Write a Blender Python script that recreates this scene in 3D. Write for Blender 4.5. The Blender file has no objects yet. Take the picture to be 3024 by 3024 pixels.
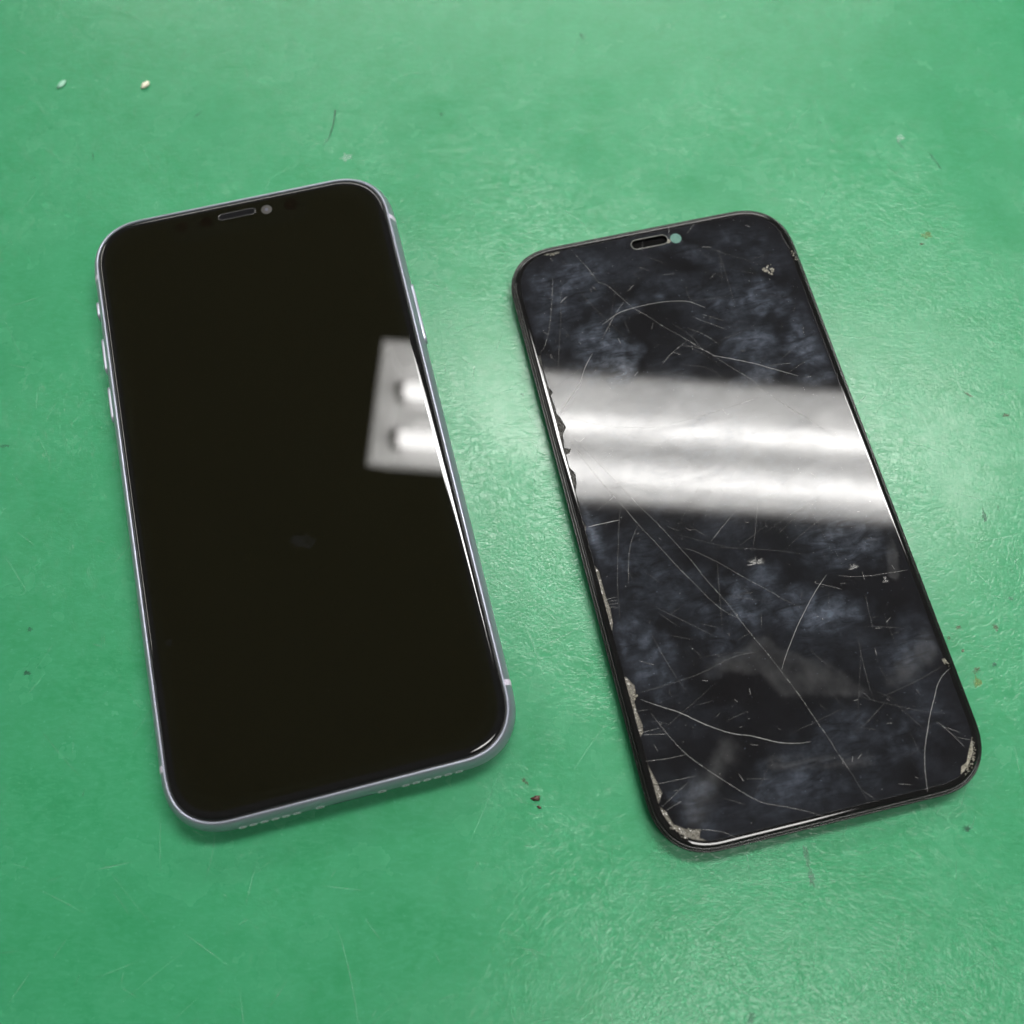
import bpy, bmesh, math, random
import numpy as np
from mathutils import Vector, Matrix
from mathutils.geometry import delaunay_2d_cdt

MM = 0.001
scene = bpy.context.scene
COL = scene.collection

# ------------------------------------------------------------------ camera
cam_d = bpy.data.cameras.new('camera')
cam_d.sensor_width = 36.0
cam_d.lens = 36.0 * 2878.9 / 3024.0
cam_d.clip_start = 0.005
cam_d.clip_end = 50.0
cam = bpy.data.objects.new('camera', cam_d)
COL.objects.link(cam)
PITCH, ROLL, CAMH = 0.33790, 0.00276, 0.215168
fw = Vector((0, math.sin(PITCH), -math.cos(PITCH)))
up0 = Vector((0, math.cos(PITCH), math.sin(PITCH)))
rt0 = Vector((1, 0, 0))
rt = rt0 * math.cos(ROLL) + up0 * math.sin(ROLL)
up = up0 * math.cos(ROLL) - rt0 * math.sin(ROLL)
m = Matrix((rt, up, -fw)).transposed().to_4x4()
m.translation = (0, 0, CAMH)
cam.matrix_world = m
cam_d.dof.use_dof = True
cam_d.dof.focus_distance = 0.222
cam_d.dof.aperture_fstop = cam_d.lens / 3.4
scene.camera = cam

# ------------------------------------------------------------------ light
world = bpy.data.worlds.new('World')
scene.world = world
world.use_nodes = True
bg = world.node_tree.nodes['Background']
bg.inputs[0].default_value = (1.0, 0.98, 0.93, 1)
bg.inputs[1].default_value = 0.055

def area(name, x, y, z, w, h, power, rz=0.0, col=(1, 0.985, 0.95)):
    l = bpy.data.lights.new(name, 'AREA')
    l.shape = 'RECTANGLE'; l.size = w; l.size_y = h
    l.energy = power; l.color = col
    o = bpy.data.objects.new(name, l)
    o.location = (x, y, z); o.rotation_euler = (0, 0, rz)
    COL.objects.link(o)
    return o
area('lamp_near_right', 0.265, -0.245, 0.85, 0.30, 0.165, 3.4, math.radians(-4))
area('added_far_fill', -0.1, 1.60, 1.05, 1.60, 0.24, 18.0, math.radians(-4))  # added fill to brighten the mat's far end, no fixture seen there
lw = area('lamp_left_side', -1.80, 0.95, 1.35, 0.12, 1.6, 13.0, col=(1, .97, .90))
lw.rotation_euler = (0, math.radians(-38), 0)

scene.view_settings.view_transform = 'Standard'
scene.view_settings.look = 'None'
scene.view_settings.exposure = -0.12
scene.view_settings.gamma = 1.0
scene.view_settings.use_curve_mapping = False
scene.cycles.use_denoising = True
scene.cycles.max_bounces = 8
scene.cycles.sample_clamp_indirect = 3.0

# ------------------------------------------------------------------ helpers
def tag(o, label=None, cat=None, group=None, kind=None):
    if label: o['label'] = label
    if cat: o['category'] = cat
    if group: o['group'] = group
    if kind: o['kind'] = kind
    return o

def empty(name, loc, rot):
    o = bpy.data.objects.new(name, None)
    o.empty_display_size = 0.01
    o.location = loc; o.rotation_euler = rot
    COL.objects.link(o)
    return o

def link(name, me, mat, parent=None):
    o = bpy.data.objects.new(name, me)
    if mat is not None: me.materials.append(mat)
    COL.objects.link(o)
    if parent is not None: o.parent = parent
    return o

def mesh(name, verts, faces, mat, parent=None, smooth=False, flat_ngons=True):
    me = bpy.data.meshes.new(name)
    me.from_pydata([(x * MM, y * MM, z * MM) for x, y, z in verts], [], faces)
    if smooth:
        for p in me.polygons:
            p.use_smooth = not (flat_ngons and len(p.vertices) > 8)
    me.update()
    return link(name, me, mat, parent)

def ring(hw, hl, R, n, z, k=14):
    """closed rounded rectangle with softly continuous corners, counter-clockwise"""
    pts = []
    for (sx, sy, a0) in ((1, 1, 0), (-1, 1, 1), (-1, -1, 2), (1, -1, 3)):
        for i in range(k + 1):
            t = i / k * math.pi / 2
            c, s = math.cos(t) ** (2 / n) if math.cos(t) > 1e-9 else 0.0, math.sin(t) ** (2 / n) if math.sin(t) > 1e-9 else 0.0
            if a0 in (1, 3): c, s = s, c
            pts.append((sx * (hw - R + R * c), sy * (hl - R + R * s), z))
    return pts

def sweep(name, hw, hl, R, prof, mat, parent, n=2.35, cap_top=False, cap_bottom=False, k=14, closed=False):
    """prof: (inset, z) rings"""
    verts, faces = [], []
    N = 4 * (k + 1)
    for ins, z in prof:
        verts += ring(hw - ins, hl - ins, max(R - ins, .5), n, z, k)
    m_ = len(prof)
    for j in range(m_ if closed else m_ - 1):
        a, b = j * N, ((j + 1) % m_) * N
        for i in range(N):
            i2 = (i + 1) % N
            faces.append((a + i, a + i2, b + i2, b + i))
    if cap_top: faces.append(tuple(range((m_ - 1) * N, m_ * N)))
    if cap_bottom: faces.append(tuple(reversed(range(0, N))))
    return mesh(name, verts, faces, mat, parent, smooth=True)

def stadium(cx, cy, hl, r, k=10):
    pts = []
    for i in range(k + 1):
        a = -math.pi / 2 + math.pi * i / k
        pts.append((cx + hl - r + r * math.cos(a), cy + r * math.sin(a)))
    for i in range(k + 1):
        a = math.pi / 2 + math.pi * i / k
        pts.append((cx - hl + r + r * math.cos(a), cy + r * math.sin(a)))
    return pts

def circle(cx, cy, r, k=28):
    return [(cx + r * math.cos(2 * math.pi * i / k), cy + r * math.sin(2 * math.pi * i / k)) for i in range(k)]

def loft(name, loops, mat, parent, cap_top=True, cap_bottom=False, smooth=True):
    """loops: list of (2-D points, z)"""
    verts, faces = [], []
    N = len(loops[0][0])
    for pts, z in loops: verts += [(x, y, z) for x, y in pts]
    for j in range(len(loops) - 1):
        a, b = j * N, (j + 1) * N
        for i in range(N):
            i2 = (i + 1) % N
            faces.append((a + i, a + i2, b + i2, b + i))
    if cap_top: faces.append(tuple(range((len(loops) - 1) * N, len(loops) * N)))
    if cap_bottom: faces.append(tuple(reversed(range(N))))
    return mesh(name, verts, faces, mat, parent, smooth=smooth)

def inside(poly, X, Y):
    X = np.asarray(X, float); Y = np.asarray(Y, float)
    r = np.zeros(X.shape, bool)
    n_ = len(poly)
    for i in range(n_):
        x1, y1 = poly[i]; x2, y2 = poly[(i + 1) % n_]
        if y1 == y2: continue
        c = ((y1 > Y) != (y2 > Y)) & (X < (x2 - x1) * (Y - y1) / (y2 - y1) + x1)
        r ^= c
    return r

def catmull(pts, step=0.5):
    P = [np.array(p, float) for p in pts]
    if len(P) < 3:
        L = np.linalg.norm(P[1] - P[0]); k = max(2, int(L / step))
        return [P[0] + (P[1] - P[0]) * t / k for t in range(k + 1)]
    Q = [2 * P[0] - P[1]] + P + [2 * P[-1] - P[-2]]
    out = []
    for i in range(1, len(Q) - 2):
        L = np.linalg.norm(Q[i + 1] - Q[i]); k = max(2, int(L / step))
        for j in range(k):
            t = j / k
            out.append(.5 * ((2 * Q[i]) + (-Q[i - 1] + Q[i + 1]) * t + (2 * Q[i - 1] - 5 * Q[i] + 4 * Q[i + 1] - Q[i + 2]) * t * t + (-Q[i - 1] + 3 * Q[i] - 3 * Q[i + 1] + Q[i + 2]) * t ** 3))
    out.append(Q[-2])
    return out

# ------------------------------------------------------------------ materials
def newmat(name):
    mt = bpy.data.materials.new(name); mt.use_nodes = True
    nt = mt.node_tree
    return mt, nt, nt.nodes['Principled BSDF']

def simple(name, col, rough=.4, metal=0.0, ior=1.5, bump=None, var=0.0, scale=400.0):
    mt, nt, b = newmat(name)
    b.inputs['Base Color'].default_value = (*col, 1)
    b.inputs['Roughness'].default_value = rough
    b.inputs['Metallic'].default_value = metal
    b.inputs['IOR'].default_value = ior
    tc = nt.nodes.new('ShaderNodeTexCoord')
    no = nt.nodes.new('ShaderNodeTexNoise'); no.inputs['Scale'].default_value = scale; no.inputs['Detail'].default_value = 4
    nt.links.new(tc.outputs['Object'], no.inputs['Vector'])
    if var:
        mx = nt.nodes.new('ShaderNodeMix'); mx.data_type = 'RGBA'
        mx.inputs['A'].default_value = (*[c * (1 - var) for c in col], 1)
        mx.inputs['B'].default_value = (*[min(1, c * (1 + var)) for c in col], 1)
        nt.links.new(no.outputs['Fac'], mx.inputs['Factor'])
        nt.links.new(mx.outputs['Result'], b.inputs['Base Color'])
    mr = nt.nodes.new('ShaderNodeMapRange')
    mr.inputs['To Min'].default_value = max(0, rough * .85); mr.inputs['To Max'].default_value = min(1, rough * 1.15)
    nt.links.new(no.outputs['Fac'], mr.inputs['Value']); nt.links.new(mr.outputs['Result'], b.inputs['Roughness'])
    if bump:
        bp = nt.nodes.new('ShaderNodeBump'); bp.inputs['Strength'].default_value = bump[0]; bp.inputs['Distance'].default_value = bump[1]
        nt.links.new(no.outputs['Fac'], bp.inputs['Height']); nt.links.new(bp.outputs['Normal'], b.inputs['Normal'])
    return mt

def math_node(nt, op, a, b=None, clamp=False):
    n = nt.nodes.new('ShaderNodeMath'); n.operation = op; n.use_clamp = clamp
    for i, v in enumerate((a, b)):
        if v is None: continue
        if isinstance(v, (int, float)): n.inputs[i].default_value = v
        else: nt.links.new(v, n.inputs[i])
    return n.outputs[0]

def noise(nt, vec, scale, detail=3, rough=.5, dist=0.0, typ=None):
    n = nt.nodes.new('ShaderNodeTexNoise')
    if typ: n.noise_type = typ
    n.inputs['Scale'].default_value = scale; n.inputs['Detail'].default_value = detail
    n.inputs['Roughness'].default_value = rough; n.inputs['Distortion'].default_value = dist
    nt.links.new(vec, n.inputs['Vector'])
    return n.outputs['Fac']

def ramp(nt, fac, stops):
    r = nt.nodes.new('ShaderNodeValToRGB')
    e = r.color_ramp.elements
    while len(e) < len(stops): e.new(.5)
    for el, (p, c) in zip(e, stops):
        el.position = p; el.color = (*c, 1) if len(c) == 3 else c
    nt.links.new(fac, r.inputs['Fac'])
    return r.outputs['Color']

def maprange(nt, v, a, b, c, d):
    n = nt.nodes.new('ShaderNodeMapRange')
    nt.links.new(v, n.inputs['Value'])
    for k_, x in zip(('From Min', 'From Max', 'To Min', 'To Max'), (a, b, c, d)): n.inputs[k_].default_value = x
    return n.outputs['Result']

def mapped(nt, vec, rot=0.0, scale=(1, 1, 1)):
    n = nt.nodes.new('ShaderNodeMapping')
    n.inputs['Rotation'].default_value = (0, 0, rot); n.inputs['Scale'].default_value = scale
    nt.links.new(vec, n.inputs['Vector'])
    return n.outputs['Vector']

def mixc(nt, f, a, b):
    n = nt.nodes.new('ShaderNodeMix'); n.data_type = 'RGBA'
    for key, v in (('Factor', f), ('A', a), ('B', b)):
        s = n.inputs[key]
        if isinstance(v, tuple): s.default_value = (*v, 1)
        elif isinstance(v, (int, float)): s.default_value = v
        else: nt.links.new(v, s)
    return n.outputs['Result']

def mat_mat():
    mt, nt, b = newmat('green_vinyl')
    tc = nt.nodes.new('ShaderNodeTexCoord'); v = tc.outputs['Object']
    big = noise(nt, v, 11, 2, .5)
    mid = noise(nt, v, 70, 4, .55)
    fine = noise(nt, v, 900, 3, .6)
    base = mixc(nt, maprange(nt, big, .25, .75, 0, 1), (.013, .190, .066), (.020, .226, .087))
    base = mixc(nt, maprange(nt, mid, .25, .8, 0, .35), base, (.050, .305, .152))
    # worn chalky mottling, two grains
    g1 = noise(nt, v, 150, 6, .68, .4)
    g2 = noise(nt, mapped(nt, v, .4, (1, 2.5, 1)), 420, 4, .65, .6)
    base = mixc(nt, maprange(nt, g1, .30, .72, 0, .30), base, (.066, .335, .172))
    base = mixc(nt, maprange(nt, g2, .45, .80, 0, .30), base, (.085, .355, .195))
    base = mixc(nt, maprange(nt, fine, .62, .85, 0, .4), base, (.15, .44, .27))
    base = mixc(nt, maprange(nt, fine, .12, .38, .25, 0), base, (.035, .23, .11))
    nt.links.new(base, b.inputs['Base Color'])
    b.inputs['Roughness'].default_value = .6
    b.inputs['Specular IOR Level'].default_value = .15
    b.inputs['Coat Weight'].default_value = 1.0
    b.inputs['Coat IOR'].default_value = 1.42
    nt.links.new(maprange(nt, mid,  .2, .8, .22, .30), b.inputs['Coat Roughness'])
    # leathery wrinkles, patchy
    w1 = noise(nt, v, 300, 2, .5, 1.8)
    w1 = math_node(nt, 'ABSOLUTE', math_node(nt, 'SUBTRACT', w1, .5))
    w1 = maprange(nt, w1, 0, .10, 0, 1)
    w2 = noise(nt, v, 560, 2, .5, 1.0)
    w2 = math_node(nt, 'ABSOLUTE', math_node(nt, 'SUBTRACT', w2, .5))
    w2 = maprange(nt, w2, 0, .10, 0, 1)
    patch = maprange(nt, noise(nt, v, 22, 3, .6), .36, .62, .22, 1)
    h = math_node(nt, 'ADD', math_node(nt, 'MULTIPLY', w1, .6), math_node(nt, 'MULTIPLY', w2, .45))
    h = math_node(nt, 'MULTIPLY', h, patch)
    h = math_node(nt, 'ADD', h, math_node(nt, 'MULTIPLY', noise(nt, v, 30, 1, .5), 3.0))
    bp = nt.nodes.new('ShaderNodeBump'); bp.inputs['Strength'].default_value = 1.0; bp.inputs['Distance'].default_value = .000055
    nt.links.new(h, bp.inputs['Height']); nt.links.new(bp.outputs['Normal'], b.inputs['Coat Normal'])
    return mt

def glass_clean():
    mt, nt, b = newmat('black_glass_clean')
    tc = nt.nodes.new('ShaderNodeTexCoord')
    n = noise(nt, tc.outputs['Object'], 30, 4, .6)
    c = mixc(nt, maprange(nt, n, .35, .7, 0, 1), (.0063, .0061, .0033), (.0067, .0066, .0038))  # same olive ceiling-reflection tint put into the border's base colour
    nt.links.new(c, b.inputs['Base Color'])
    b.inputs['Roughness'].default_value = .015; b.inputs['IOR'].default_value = 1.31
    return mt

def glass_dirty():
    mt, nt, b = newmat('smudged_black_glass')
    tc = nt.nodes.new('ShaderNodeTexCoord'); v = tc.outputs['Object']
    at = nt.nodes.new('ShaderNodeAttribute'); at.attribute_name = 'smudge'
    at2 = nt.nodes.new('ShaderNodeAttribute'); at2.attribute_name = 'residue'
    st1 = noise(nt, mapped(nt, v, .6, (1, 2.6, 1)), 130, 6, .62, 1.4)
    st2 = noise(nt, mapped(nt, v, -.5, (1, 3, 1)), 150, 6, .62, 1.4)
    sel = maprange(nt, noise(nt, v, 60, 2, .5), .42, .58, 0, 1)
    mxs = nt.nodes.new('ShaderNodeMix'); nt.links.new(sel, mxs.inputs['Factor']); nt.links.new(st1, mxs.inputs['A']); nt.links.new(st2, mxs.inputs['B'])
    blot = noise(nt, v, 900, 4, .6, .3)
    f = math_node(nt, 'MULTIPLY', maprange(nt, mxs.outputs['Result'], .34, .70, .2, 1.5), maprange(nt, blot, .3, .7, .7, 1.25))
    f = math_node(nt, 'MULTIPLY', f, at.outputs['Fac'])
    film = maprange(nt, noise(nt, v, 55, 5, .6), .3, .75, .004, .013)
    specks = maprange(nt, noise(nt, v, 1500, 2, .5), .72, .80, 0, .10)
    f = math_node(nt, 'ADD', f, film); f = math_node(nt, 'ADD', f, specks, True)
    c = mixc(nt, f, (.006, .0055, .0055), (.37, .44, .57))
    c = mixc(nt, at2.outputs['Fac'], c, (.38, .385, .39))
    nt.links.new(c, b.inputs['Base Color'])
    nt.links.new(maprange(nt, f, 0, .2, .035, .12), b.inputs['Roughness'])
    b.inputs['IOR'].default_value = 1.31
    grease = noise(nt, mapped(nt, v, .9, (1, 2.2, 1)), 75, 6, .65, 1.0)
    sp = math_node(nt, 'SUBTRACT', maprange(nt, grease, .30, .66, .60, .42), math_node(nt, 'MULTIPLY', f, .9))
    nt.links.new(sp, b.inputs['Specular IOR Level'])
    return mt

def crack_mat(name, a):
    mt, nt, b = newmat(name)
    tc = nt.nodes.new('ShaderNodeTexCoord'); v = tc.outputs['Object']
    b.inputs['Base Color'].default_value = (.62, .62, .60, 1); b.inputs['Roughness'].default_value = .3
    tr = nt.nodes.new('ShaderNodeBsdfTransparent'); mx = nt.nodes.new('ShaderNodeMixShader')
    f = maprange(nt, noise(nt, v, 220, 4, .6), .3, .7, a * .6, min(1, a * 1.15))
    nt.links.new(f, mx.inputs['Fac']); nt.links.new(tr.outputs[0], mx.inputs[1]); nt.links.new(b.outputs[0], mx.inputs[2])
    nt.links.new(mx.outputs[0], nt.nodes['Material Output'].inputs['Surface'])
    return mt

def film_mat(name, col, a, rough=.5):
    mt, nt, b = newmat(name)
    tc = nt.nodes.new('ShaderNodeTexCoord'); v = tc.outputs['Object']
    b.inputs['Base Color'].default_value = (*col, 1); b.inputs['Roughness'].default_value = rough
    tr = nt.nodes.new('ShaderNodeBsdfTransparent'); mx = nt.nodes.new('ShaderNodeMixShader')
    f = maprange(nt, noise(nt, v, 900, 4, .7), .35, .6, a * .2, a)
    nt.links.new(f, mx.inputs['Fac']); nt.links.new(tr.outputs[0], mx.inputs[1]); nt.links.new(b.outputs[0], mx.inputs[2])
    nt.links.new(mx.outputs[0], nt.nodes['Material Output'].inputs['Surface'])
    return mt

def emit(name, col, s, alb=.8, samp='FRONT'):
    mt, nt, b = newmat(name)
    b.inputs['Base Color'].default_value = (.9, .9, .9, 1)
    b.inputs['Base Color'].default_value = (alb, alb, alb, 1)
    b.inputs['Emission Color'].default_value = (*col, 1); b.inputs['Emission Strength'].default_value = s
    mt.cycles.emission_sampling = samp
    return mt

M = {
    'mat': mat_mat(),
    'clean': glass_clean(),
    'dirty': glass_dirty(),
    'display': simple('display_off', (.0061, .0057, .0028), .015, ior=1.31, scale=40),  # olive base colour carries the tint of the dim ceiling's reflection
    'alu': simple('lavender_aluminium', (.34, .36, .43), .36, .6, bump=(.05, .00002), var=.03, scale=3000),
    'alu_hi': simple('polished_aluminium', (.46, .48, .57), .32, .6, scale=3000),
    'hole_glint': simple('painted_hole_glint', (.85, .87, .92), .35, .2, scale=3000),  # pale colour stands in for glints on the hole and screw edges
    'band': simple('antenna_plastic', (.74, .66, .80), .45, scale=3000),
    'rubber': simple('black_gasket', (.012, .012, .012), .45, scale=2000),
    'backglass': simple('lavender_back_glass', (.55, .5, .6), .1, scale=500),
    'hole': simple('dark_hole', (.005, .005, .005), .9, ior=1.1, scale=2000),
    'mesh': simple('earpiece_mesh', (.006, .006, .007), .9, ior=1.15, bump=(.3, .0001), var=.5, scale=6000),
    'lens': simple('lens_ring', (.06, .058, .055), .2, scale=3000),
    'lens_core': simple('lens_core', (.10, .10, .14), .1, scale=3000),
    'sensor': simple('sensor_window', (.0045, .0028, .0012), .02, scale=3000),
    'lip': simple('black_plastic_lip', (.006, .006, .0055), .26, ior=1.42, scale=1500),
    'rim': simple('black_glass_rim', (.007, .007, .007), .03, ior=1.5, scale=1500),
    'edge': simple('glass_edge', (.20, .20, .18), .15, scale=1500),
    'edge_dark': simple('dark_edge', (.03, .03, .03), .2, scale=1500),
    'chip': simple('crushed_glass', (.19, .18, .155), .14, var=.8, scale=2500),
    'chip_bright': simple('bright_crushed_glass', (.30, .285, .235), .12, var=.8, scale=2500),
    'chip_dark': simple('dark_chip_floor', (.045, .044, .040), .35, var=.6, scale=2000),
    'metal': simple('module_metal', (.12, .12, .13), .35, .8, scale=800),
    'window': simple('pale_green_window', (.12, .23, .195), .08, var=.25, scale=1500),
    'crack1': crack_mat('crack_faint', .20), 'crack2': crack_mat('crack_mid', .36), 'crack3': crack_mat('crack_bright', .60),
    'scratch': film_mat('mat_scratch', (.42, .70, .54), .30),
    'smear': film_mat('finger_smear', (.25, .28, .36), .02),
    'white_paint': simple('white_enamel', (.86, .86, .85), .35, scale=50),
    'socket': simple('lamp_socket', (.22, .22, .21), .5, scale=50),
    'reflector': emit('glowing_white_reflector', (1, .985, .95), 10.5, .62, 'FRONT_BACK'),  # emission stands in for tube light bounced off the white trough
    'tube': emit('fluorescent_tube', (1, .985, .96), 58.0),
}
random.seed(7)
rng = np.random.default_rng(11)

# ------------------------------------------------------------------ setting: the mat on the bench
def build_mat():
    hw, hl = 420, 420
    o = sweep('mat', hw, hl, 12, [(0, -2.0), (0, -.4), (.15, -.12), (.5, 0)], M['mat'], None, n=2.0, cap_top=True, cap_bottom=True, k=6)
    o.location = (0, .09, 0)
    tag(o, 'scuffed green vinyl work mat under both devices', kind='structure')
    return o
mat_o = build_mat()
MX, MY = 0.0, 90.0   # mat centre, mm

def scratches():
    verts, faces = [], []
    for i in range(620):
        x, y = random.uniform(-150, 150), random.uniform(-45, 230)
        a = random.choice([.25, -.2, 1.3, 2.2, .9]) + random.gauss(0, .35)
        L = min(26, random.expovariate(1 / 7) + 2)
        w = random.uniform(.03, .08)
        bend = random.gauss(0, .15)
        n_ = 7
        base = len(verts)
        px_, py_ = x - MX, y - MY
        for j in range(n_):
            t = j / (n_ - 1)
            aa = a + bend * (t - .5)
            ww = w * (1 - abs(2 * t - 1) ** 2) + .008
            nx, ny = -math.sin(aa), math.cos(aa)
            verts += [(px_ + nx * ww, py_ + ny * ww, .010), (px_ - nx * ww, py_ - ny * ww, .010)]
            px_ += math.cos(aa) * L / n_; py_ += math.sin(aa) * L / n_
        for j in range(n_ - 1):
            b = base + 2 * j
            faces.append((b, b + 1, b + 3, b + 2))
    return tag(mesh('scratches', verts, faces, M['scratch'], mat_o), kind='stuff')
scratches()

def blob(name, x, y, rx, ry, rot, mat, parent=None, h=.03, z=0.012, spikes=.35, k=16, seed=0):
    r = random.Random(seed)
    out = []
    rr = [1 + spikes * (r.random() * 2 - 1) for _ in range(k)]
    for i in range(k):
        a = 2 * math.pi * i / k
        px_, py_ = rx * rr[i] * math.cos(a), ry * rr[i] * math.sin(a)
        out.append((px_ * math.cos(rot) - py_ * math.sin(rot), px_ * math.sin(rot) + py_ * math.cos(rot)))
    loops = [([(x + p[0], y + p[1]) for p in out], z), ([(x + p[0] * .93, y + p[1] * .93) for p in out], z + h * .7), ([(x + p[0] * .6, y + p[1] * .6) for p in out], z + h)]
    return loft(name, loops, mat, parent, smooth=True)

ST = {'dark': film_mat('dark_stain', (.02, .06, .05), .55), 'faint': film_mat('faint_stain', (.03, .15, .085), .5),
      'red': film_mat('red_stain', (.10, .045, .035), .65), 'violet': film_mat('violet_rub', (.13, .15, .15), .45),
      'yellow': film_mat('yellow_stain', (.22, .24, .04), .5), 'pale': film_mat('pale_scuff', (.45, .66, .55), .45)}
stains = [('dark', 19.2, 218.3, .35, 1.0, .3), ('faint', -86, 190.4, 1.3, .35, .8), ('faint', -19.5, 190.7, .7, .5, .3), ('dark', 83.6, 188.3, .35, .3, 0),
          ('faint', -112.6, 176.4, .4, 1.1, .1), ('yellow', 107.6, 152, 1.2, .9, .4), ('red', 106, 149.5, .5, .35, .2), ('faint', 104.4, 181, .35, 2.0, .5),
          ('red', 111.4, 106.4, .3, 1.5, .9), ('red', 119.6, 100.8, .9, .5, .3), ('dark', 110.4, 75, .45, 1.5, .1), ('faint', 113.9, 77, .3, .8, .2),
          ('dark', 113.3, 55.1, .55, .5, 0), ('red', 100.3, 48.4, .6, .5, .2), ('red', 97.9, 46, .45, .35, .9), ('red', 108.7, 48.5, .6, .7, .1), ('red', 100.5, 43.1, .5, .3, .6),
          ('red', 102.8, 38.7, .9, .5, .4), ('dark', 107.2, 40.1, .5, .5, 0), ('yellow', 102.5, 36, 1.0, 1.2, .1), ('dark', -108.1, 47.3, .55, .45, 0), ('dark', -107.2, 37.5, .9, .5, .3),
          ('faint', -121.3, 92.1, 1.2, .4, .1), ('violet', 61.4, -.2, .45, 2.3, .2), ('violet', 62.1, -4.2, .5, 1.6, .15), ('dark', 95.7, 5.4, .95, .55, -.1), ('faint', 83, 11.7, .4, .3, 0),
          ('red', 2.8, 14.8, .3, .9, .8), ('faint', 47.6, -30.4, .8, 1.2, -.6), ('pale', -44.7, 176.3, 1.4, 1.2, 0), ('faint', 113, 176, .4, 2.6, .4),
          ('faint', -43.5, 183.6, .25, .25, 0), ('faint', 2.5, 106, .4, .4, 0), ('faint', -127.3, 169.4, .25, .25, 0), ('pale', 104.5, 183, 1.2, .9, .4)]
for i, (k_, x, y, rx, ry, ro) in enumerate(stains):
    blob('stain', x - MX, y - MY, rx, ry, ro, ST[k_], mat_o, h=.006, z=.012, spikes=.55, k=22, seed=i)

# ------------------------------------------------------------------ light mirrored in both screens
def bench_light():
    root = empty('bench_light', (.205, .456, .85), (0, 0, -.073))
    root.scale = (.586, .586, .586)
    tag(root, 'white twin tube fluorescent light mirrored in both screens', 'light fixture')
    # trough: outside shell + inside reflector, local mm, opens downward
    L, W = 612, 132
    loops = [(L, W, 0), (L - 28, W - 30, 95), ]
    def rect(l, w): return [(-l, -w), (l, -w), (l, w), (-l, w)]
    outer = [(rect(L + 6, W + 6), 0), (rect(L + 6, W + 6), 3), (rect(L - 20, W - 24), 101)]
    verts, faces = [], []
    seq = [(rect(L - 28, W - 34), 95), (rect(L, W), 0), (rect(L + 6, W + 6), 0), (rect(L + 6, W + 6), 3), (rect(L - 20, W - 26), 101)]
    for pts, z in seq: verts += [(x, y, z) for x, y in pts]
    for j in range(len(seq) - 1):
        for i in range(4):
            i2 = (i + 1) % 4
            faces.append((4 * j + i, 4 * j + i2, 4 * j + 4 + i2, 4 * j + 4 + i))
    faces.append((0, 1, 2, 3)); faces.append((19, 18, 17, 16))
    mesh('housing', verts, faces, M['reflector'], root)
    # centre ridge between tubes
    rv = [(-L + 60, -16, 94), (L - 60, -16, 94), (L - 60, 16, 94), (-L + 60, 16, 94), (-L + 60, -4, 62), (L - 60, -4, 62), (L - 60, 4, 62), (-L + 60, 4, 62)]
    mesh('ridge', rv, [(0, 1, 5, 4), (2, 3, 7, 6), (1, 2, 6, 5), (3, 0, 4, 7), (4, 5, 6, 7)], M['reflector'], root)
    for s in (-1, 1):
        yc, zc, r = s * 54, 57, 18
        k = 20
        vs, fs = [], []
        prof = [(-L + 42, 2), (-L + 42, r * .75), (-L + 46, r * .95), (-L + 52, r), (L - 52, r), (L - 46, r * .95), (L - 42, r * .75), (L - 42, 2)]
        for x, rr in prof:
            for i in range(k):
                a = 2 * math.pi * i / k
                vs.append((x, yc + rr * math.cos(a), zc + rr * math.sin(a)))
        for j in range(len(prof) - 1):
            for i in range(k):
                i2 = (i + 1) % k
                fs.append((j * k + i, j * k + i2, (j + 1) * k + i2, (j + 1) * k + i))
        mesh('tube', vs, fs, M['tube'], root, smooth=True)
        for e in (-1, 1):
            x0, x1 = e * (L - 40), e * (L - 26)
            bv = [(x, yc + dy, zc + dz) for x in (x0, x1) for dy, dz in ((-13, -20), (13, -20), (13, 36), (-13, 36))]
            mesh('socket', bv, [(0, 1, 2, 3), (7, 6, 5, 4), (0, 4, 5, 1), (1, 5, 6, 2), (2, 6, 7, 3), (3, 7, 4, 0)], M['socket'], root)
    return root
bench_light()

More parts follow.
